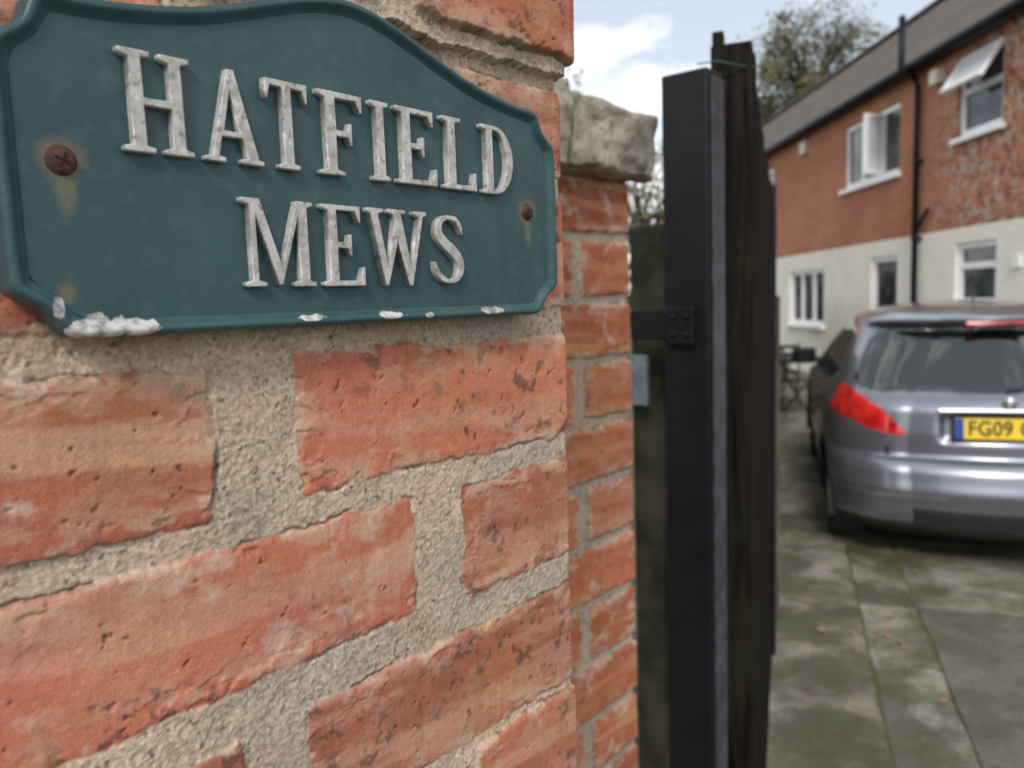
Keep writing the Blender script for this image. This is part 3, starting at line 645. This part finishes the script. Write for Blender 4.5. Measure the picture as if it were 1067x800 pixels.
for sd in (0,1):
    for zi in range(len(zl)-1):
        for i in range(nh-1):
            k=zi*nh+i; q=(k,k+1,k+nh+1,k+nh) if sd==0 else tuple(half_n+t for t in (k,k+nh,k+nh+1,k+1))
            P4=[V[t] for t in q]; x_=abs(sum(p_[0] for p_ in P4)/4); y_=sum(p_[1] for p_ in P4)/4; z_=sum(p_[2] for p_ in P4)/4
            sgm=ring[zi][i][2]
            if any(math.hypot(y_-wy,z_-.29)<.345 for wy in (.74,3.28)) and sgm in (1,2,3): continue
            mi=0; w=ww[zi]
            if sgm in(0,1) and y_<.85:
                wl=w-.070-.02*(z_-1.0)
                if 0.970<z_<1.318 and x_<wl: 
                    cx_=max(x_-(wl-.09),0); cz_=max(1.062-z_,0) 
                    if math.hypot(cx_,cz_)<.092: mi=1
                if inpoly(x_,z_,lampR): mi=2
            if sgm in(1,2) and mi==0:
                if sgm==2 and inpoly(y_,z_,lampS): mi=2
                if inpoly(y_,z_,sideg) and not 1.70<y_<1.78: mi=1
            if sgm in(3,4) and .98<z_<1.38 and x_<w-.08: mi=1
            if sgm in (3,4) and z_<.9:
                if inpoly(x_,z_,[(.40,.62),(.86,.66),(.86,.84),(.62,.78)]): mi=4
                if x_<.5 and .3<z_<.58: mi=3
            if z_<.255: mi=3
            if sgm in(0,1) and .602<z_<.614 and x_<.7: mi=3
            if sgm in(0,1) and .614<z_<.735 and abs(x_-(.60-.9*(z_-.735)*(-.3)))<.005: mi=3
            if sgm==0 and z_<.345 and x_<.60-(.345-z_)*-.6: mi=3
            if sgm in(0,1) and .405<z_<.425 and .30<x_: mi=5
            if sgm==2 and .42<z_<.455 and 1.2<y_<2.85: mi=3
            if sgm==2 and z_<.95 and (abs(y_-1.74)<.006 or abs(y_-2.86)<.006): mi=3
            F.append(q); MI.append(mi)
me=bpy.data.meshes.new('car_body'); me.from_pydata(V,[],F); me.update()
HL=NB('headlight_glass').set(Base_Color=(.5,.52,.54),Roughness=.1,Metallic=.3)
mkobj('body',me,[PAINT,CGL,TL,PLAS,HL,CHR],car,True); me.polygons.foreach_set('material_index',MI)
FI=[q for q,m_ in zip(F,MI) if m_!=1 and V[q[0]][2]>.90 and V[q[2]][2]<1.452]
VI=[(v_[0]*.972,2.0+(v_[1]-2.0)*.985,v_[2]-.012) for v_ in V]
pyd('inner_trim',VI,FI,[PLAS],car,True)
SEAT=simple('seat_fabric',(.035,.036,.04),(.06,.06,.065),30,.9)
box('cabin_floor',(0,2.0,.86),(1.40,2.6,.05),PLAS,car); box('parcel_shelf',(0,.85,.93),(1.25,.5,.02),PLAS,car)
for xx in (-.36,.36): box('rear_seat',(xx,1.14,.98),(.60,.12,.28),SEAT,car,Matrix.Rotation(math.radians(-8),3,'X'),.04); rock('headrest',(xx,1.10,1.17),(.24,.10,.14),SEAT,car,3,.002,6)
for xx in (-.36,.36): box('front_seat',(xx,2.05,.98),(.48,.14,.40),SEAT,car,Matrix.Rotation(math.radians(-8),3,'X'),.05); rock('front_headrest',(xx,2.0,1.23),(.26,.10,.16),SEAT,car,3,.002,6)
box('dashboard',(0,2.75,.93),(1.35,.35,.10),PLAS,car,None,.03)
box('underbody',(0,2.0,.42),(1.30,3.45,.44),PLAS,car); box('roof_closing',(0,1.5,1.4535),(.1,.2,.004),PAINT,car)
TYRE=simple('tyre_rubber',(.018,.018,.018),(.03,.03,.03),40,.8); ALLOY=simple('alloy_wheel',(.42,.43,.44),(.5,.5,.52),12,.35,.05,.001,.7)
for wi,(sx,wy) in enumerate([(-1,.74),(1,.74),(-1,3.28),(1,3.28)]):
    M=Matrix.Translation((sx*.745,wy,.292))@Matrix.Rotation(math.radians(-90*sx),4,'Z')
    lathe('tyre_%d'%wi,[(.20,-.09),(.28,-.09),(.298,-.075),(.302,-.03),(.302,.03),(.298,.075),(.28,.095),(.205,.095),(.20,.08)],40,TYRE,car,M)
    lathe('rim_%d'%wi,[(.205,.09),(.198,.093),(.19,.085),(.185,.03),(.06,.02),(.0001,.02)],40,ALLOY,car,M)
    lathe('hub_%d'%wi,[(.045,.02),(.045,.075),(.03,.085),(.0001,.087)],20,ALLOY,car,M)
    for k in range(7):
        R3=Matrix.Rotation(2*math.pi*k/7,3,'Y'); c_=R3@Vector((.115,.066,0)); o=box('spoke',c_,(.16,.025,.035),ALLOY,None,R3); o.data.transform(M); o.parent=car; o.name='spoke_%d_%d'%(wi,k)
    v=[];f=[]
    for k in range(21):
        an=math.radians(-15+210*k/20); 
        for xx in (sx*.60,sx*.868): v.append((xx,wy+.347*math.cos(an),.29+.347*math.sin(an)))
    for k in range(20): f.append((2*k,2*k+1,2*k+3,2*k+2))
    pyd('arch_liner_%d'%wi,v,f,[PLAS],car)
b=NB('yellow_number_plate'); YP=b.set(Base_Color=b.mix(b.noise(20),(.80,.56,.02),(.86,.62,.04)),Roughness=.35)
BLK=simple('plate_black',(.01,.01,.01),(.015,.015,.015)); BLU=simple('plate_blue',(.01,.05,.30),(.015,.06,.35))
PZ=.790; PY=.088; tilt=Matrix.Rotation(math.radians(-5),3,'X')
box('plate_surround',(0,PY+.014,PZ),(.545,.02,.135),PLAS,car,tilt,.004)
box('number_plate',(0,PY,PZ),(.52,.008,.111),YP,car,tilt,.003)
box('plate_band',(-.239,PY-.0055,PZ),(.040,.004,.108),BLU,car,tilt)
cu=bpy.data.curves.new('reg','FONT'); cu.body='FG09 OXB'; cu.size=.108; cu.extrude=.001; cu.align_x='CENTER'; cu.align_y='CENTER'; cu.offset=.0016; cu.space_character=1.05
o=bpy.data.objects.new('registration',cu); COL.objects.link(o); bpy.context.view_layer.update(); me=bpy.data.meshes.new_from_object(o.evaluated_get(bpy.context.evaluated_depsgraph_get())); bpy.data.objects.remove(o)
xs=[v_.co.x for v_ in me.vertices]; wdt=max(xs)-min(xs); me.transform(Matrix.Diagonal((.43/wdt,1,1,1))); me.transform(Matrix.Translation((.018,PY-.0065,PZ))@tilt.to_4x4()@Matrix.Rotation(math.radians(90),4,'X')); me.materials.clear(); mkobj('registration',me,[BLK],car)
box('hatch_handle',(0,.080,PZ+.095),(.70,.035,.022),CHR,car,tilt,.008)
box('high_brake_light',(0,.435,1.332),(.30,.02,.018),TL,car,None,.004)
tube('wiper',[(.0,.19,.97),(.12,.215,1.00),(.40,.24,1.02)],[.012,.009,.007],PLAS,car,8)
tube('aerial',[(0,1.0,1.445),(0,.93,1.51),(0,.82,1.62)],[.006,.003,.002],PLAS,car,6)
lathe('badge',[(.036,.003),(.034,-.006),(.001,-.008)],20,CHR,car,Matrix.Translation((0,.115,.925)))
for sx in (-1,1):
    rock('mirror_%s'%('l' if sx<0 else 'r'),(sx*.93,2.62,1.0),(.19,.12,.13),BLACK,car,2,.002,8)
    tube('mirror_arm',[(sx*.80,2.66,.96),(sx*.9,2.63,.98)],.02,PLAS,car,8)

# ================================================================= garden furniture
IRON=simple('black_iron',(.02,.02,.02),(.035,.033,.03),20,.5)
def chair(name,x_,y_,rot):
    e=empty(name,Matrix.Translation((x_,y_,0.01))@Matrix.Rotation(rot,4,'Z'))
    for sx in (-.2,.2):
        tube('leg_f',[(sx,-.2,0),(sx,.18,.45)],.011,IRON,e,6); tube('leg_b',[(sx,.24,0),(sx,-.18,.45)],.011,IRON,e,6); tube('back_post',[(sx,.18,.45),(sx,.24,.88)],.011,IRON,e,6)
    for k in range(5): box('seat_slat',(0,-.16+.08*k,.455),(.4,.05,.012),IRON,e)
    for k in range(3): box('back_slat',(0,.21+.012*k,.62+.1*k),(.4,.012,.05),IRON,e)
chair('bistro_chair',3.45,9.6,.5); chair('bistro_chair.001',3.75,10.6,2.9)
tb=empty('bistro_table',Matrix.Translation((3.62,10.1,0.01)))
lathe('top',[(.0001,0),(.30,0),(.30,.02),(.0001,.02)],24,IRON,tb,Matrix.Translation((0,0,.70))@Matrix.Rotation(math.radians(90),4,'X'))
for k in range(3):
    an=k*2.094; tube('leg',[(.28*math.cos(an),.28*math.sin(an),0),(-.12*math.cos(an),-.12*math.sin(an),.70)],.012,IRON,tb,6)

# ================================================================= trees
BARK=simple('bark',(.06,.05,.04),(.11,.09,.07),12,.9,.8,.02)
def leafmat(name,c1,c2):
    b=NB(name); g_=b.n('ShaderNodeNewGeometry'); return b.set(Base_Color=b.mix(g_.outputs['Random Per Island'],c1,c2),Roughness=.7)
def tree(name,x_,y_,th,cz,rx,rzz,nl,ls,lm,seed,lims=16):
    r=random.Random(seed); parts=[]; cl=[]
    top=Vector((x_+r.uniform(-.3,.3),y_,cz+rzz*.6)); tr=th*.022
    e=empty(name)
    parts.append(tube('t',[(x_,y_,-.1),(x_+.05,y_,th*.3),(x_-.05,y_+.05,th*.6),top],[tr*1.6,tr,tr*.7,tr*.15],BARK,None,10))
    for i in range(lims):
        f_=r.uniform(.3,.9); s0=Vector((x_,y_,th*f_*.85)); an=r.uniform(0,6.28); 
        while True:
            q=Vector((r.uniform(-1,1),r.uniform(-1,1),r.uniform(-1,1)))
            if .35<q.length<1: break
        e1=Vector((x_+q.x*rx,y_+q.y*rx,cz+q.z*rzz)); s0.z=min(s0.z,e1.z-.1*rzz); m_=s0.lerp(e1,.5)+Vector((r.uniform(-.2,.2),r.uniform(-.2,.2),.12*rzz))
        parts.append(tube('l',[s0,m_,e1],[tr*.5,tr*.3,tr*.06],BARK,None,6)); cl.append((e1,r.uniform(.25,.5)*rx)); cl.append((m_.lerp(e1,.5),r.uniform(.2,.4)*rx))
        for k in range(3):
            tq=m_.lerp(e1,r.uniform(.1,.9)); te=tq+Vector((r.gauss(0,.3)*rx,r.gauss(0,.3)*rx,r.gauss(.15,.25)*rzz)); parts.append(tube('w',[tq,te],[tr*.15,tr*.03],BARK,None,5)); cl.append((te,r.uniform(.12,.28)*rx))
    j=join(parts,'branches'); j.parent=e
    v=[];f=[]
    for i in range(nl):
        c_,rad=r.choice(cl); p_=c_+Vector((r.gauss(0,.5),r.gauss(0,.5),r.gauss(0,.45)))*rad
        a_=Vector((r.gauss(0,1),r.gauss(0,1),r.gauss(0,1))).normalized(); b_=a_.orthogonal().normalized(); s_=ls*r.uniform(.5,1.3); k=len(v)
        v+= [p_-a_*s_*.5,p_+b_*s_*.3,p_+a_*s_*.5,p_-b_*s_*.3]; f.append((k,k+1,k+2,k+3))
    pyd('foliage',v,f,[lm],e)
LM1=leafmat('leaf_olive',(.09,.095,.045),(.19,.175,.08)); LM2=leafmat('leaf_green',(.05,.075,.025),(.11,.12,.05)); 
tree('deciduous_tree',14.6,38,14.4,11.3,3.3,3.2,15000,.24,LM1,3,26)
tree('garden_tree',2.2,12.5,3.9,3.0,1.5,1.45,3600,.09,LM1,8,18)
tree('garden_tree.001',-2.5,11,4.2,3.0,1.6,1.2,4000,.12,LM2,12,14)
tree('deciduous_tree.001',24,44,9.0,6.8,3.5,2.6,4000,.25,LM1,17,18)
v=[];f=[];r=random.Random(2)
for i in range(14000):
    an=r.uniform(-1.9,1.3); R_=r.uniform(44,48); hgt=2.6+1.4*mn.noise(Vector((an*9,0,0)))+.8*mn.noise(Vector((an*31,2,0))); p_=Vector((R_*math.sin(an),R_*math.cos(an),r.uniform(0,max(hgt,.5))))
    a_=Vector((r.gauss(0,1),r.gauss(0,1),r.gauss(0,1))).normalized()*.35; b_=a_.orthogonal().normalized()*.25; k=len(v); v+=[p_-a_,p_+b_,p_+a_,p_-b_]; f.append((k,k+1,k+2,k+3))
pyd('distant_hedge',v,f,[LM2])

# ================================================================= sky + sun
w=bpy.data.worlds.new('World'); S.world=w; w.use_nodes=True; nt=w.node_tree; bg=nt.nodes['Background']
sk=nt.nodes.new('ShaderNodeTexSky'); sk.sky_type='NISHITA'; sk.sun_disc=False
SE=math.radians(40); az=math.radians(190)
sk.sun_elevation=SE; sk.sun_rotation=az
tc=nt.nodes.new('ShaderNodeTexCoord'); mp=nt.nodes.new('ShaderNodeMapping'); mp.inputs['Scale'].default_value=(1,1,2.2); mp.inputs['Location'].default_value=(.35,.1,.0); nt.links.new(tc.outputs['Generated'],mp.inputs[0])
no=nt.nodes.new('ShaderNodeTexNoise'); no.inputs['Scale'].default_value=3.4; no.inputs['Detail'].default_value=6; no.inputs['Roughness'].default_value=.55; nt.links.new(mp.outputs[0],no.inputs['Vector'])
rp=nt.nodes.new('ShaderNodeValToRGB'); rp.color_ramp.elements[0].position=.47; rp.color_ramp.elements[0].color=(.34,.34,.34,1); rp.color_ramp.elements[1].position=.58; rp.color_ramp.elements[1].color=(1,1,1,1); nt.links.new(no.outputs['Fac'],rp.inputs[0])
r2=nt.nodes.new('ShaderNodeValToRGB'); r2.color_ramp.elements[0].position=.54; r2.color_ramp.elements[0].color=(13.4,13.4,13.4,1); r2.color_ramp.elements[1].position=.74; r2.color_ramp.elements[1].color=(9.6,9.9,10.4,1); nt.links.new(no.outputs['Fac'],r2.inputs[0])
mx=nt.nodes.new('ShaderNodeMix'); mx.data_type='RGBA'; nt.links.new(rp.outputs[0],mx.inputs[0]); nt.links.new(sk.outputs[0],mx.inputs[6]); nt.links.new(r2.outputs[0],mx.inputs[7]); nt.links.new(mx.outputs[2],bg.inputs[0]); bg.inputs[1].default_value=.115
ld=bpy.data.lights.new('sun','SUN'); ld.energy=2.2; ld.angle=math.radians(13); ld.color=(1,.95,.88); lo=bpy.data.objects.new('sun',ld); COL.objects.link(lo)
sv=Vector((math.sin(az)*math.cos(SE),math.cos(az)*math.cos(SE),math.sin(SE))); lo.rotation_euler=sv.to_track_quat('Z','Y').to_euler()

# ================================================================= camera
R=Matrix.Rotation(math.radians(90-6.03),3,'X')@Matrix.Rotation(math.radians(-2.0),3,'Z')
cd=bpy.data.cameras.new('camera'); cam=bpy.data.objects.new('camera',cd); COL.objects.link(cam)
cam.matrix_world=Matrix.Translation((0,0,EYE))@R.to_4x4(); cd.sensor_width=36; cd.lens=26.99; cd.clip_start=.02; cd.clip_end=1000
cd.dof.use_dof=True; cd.dof.focus_distance=.36; cd.dof.aperture_fstop=10
S.camera=cam
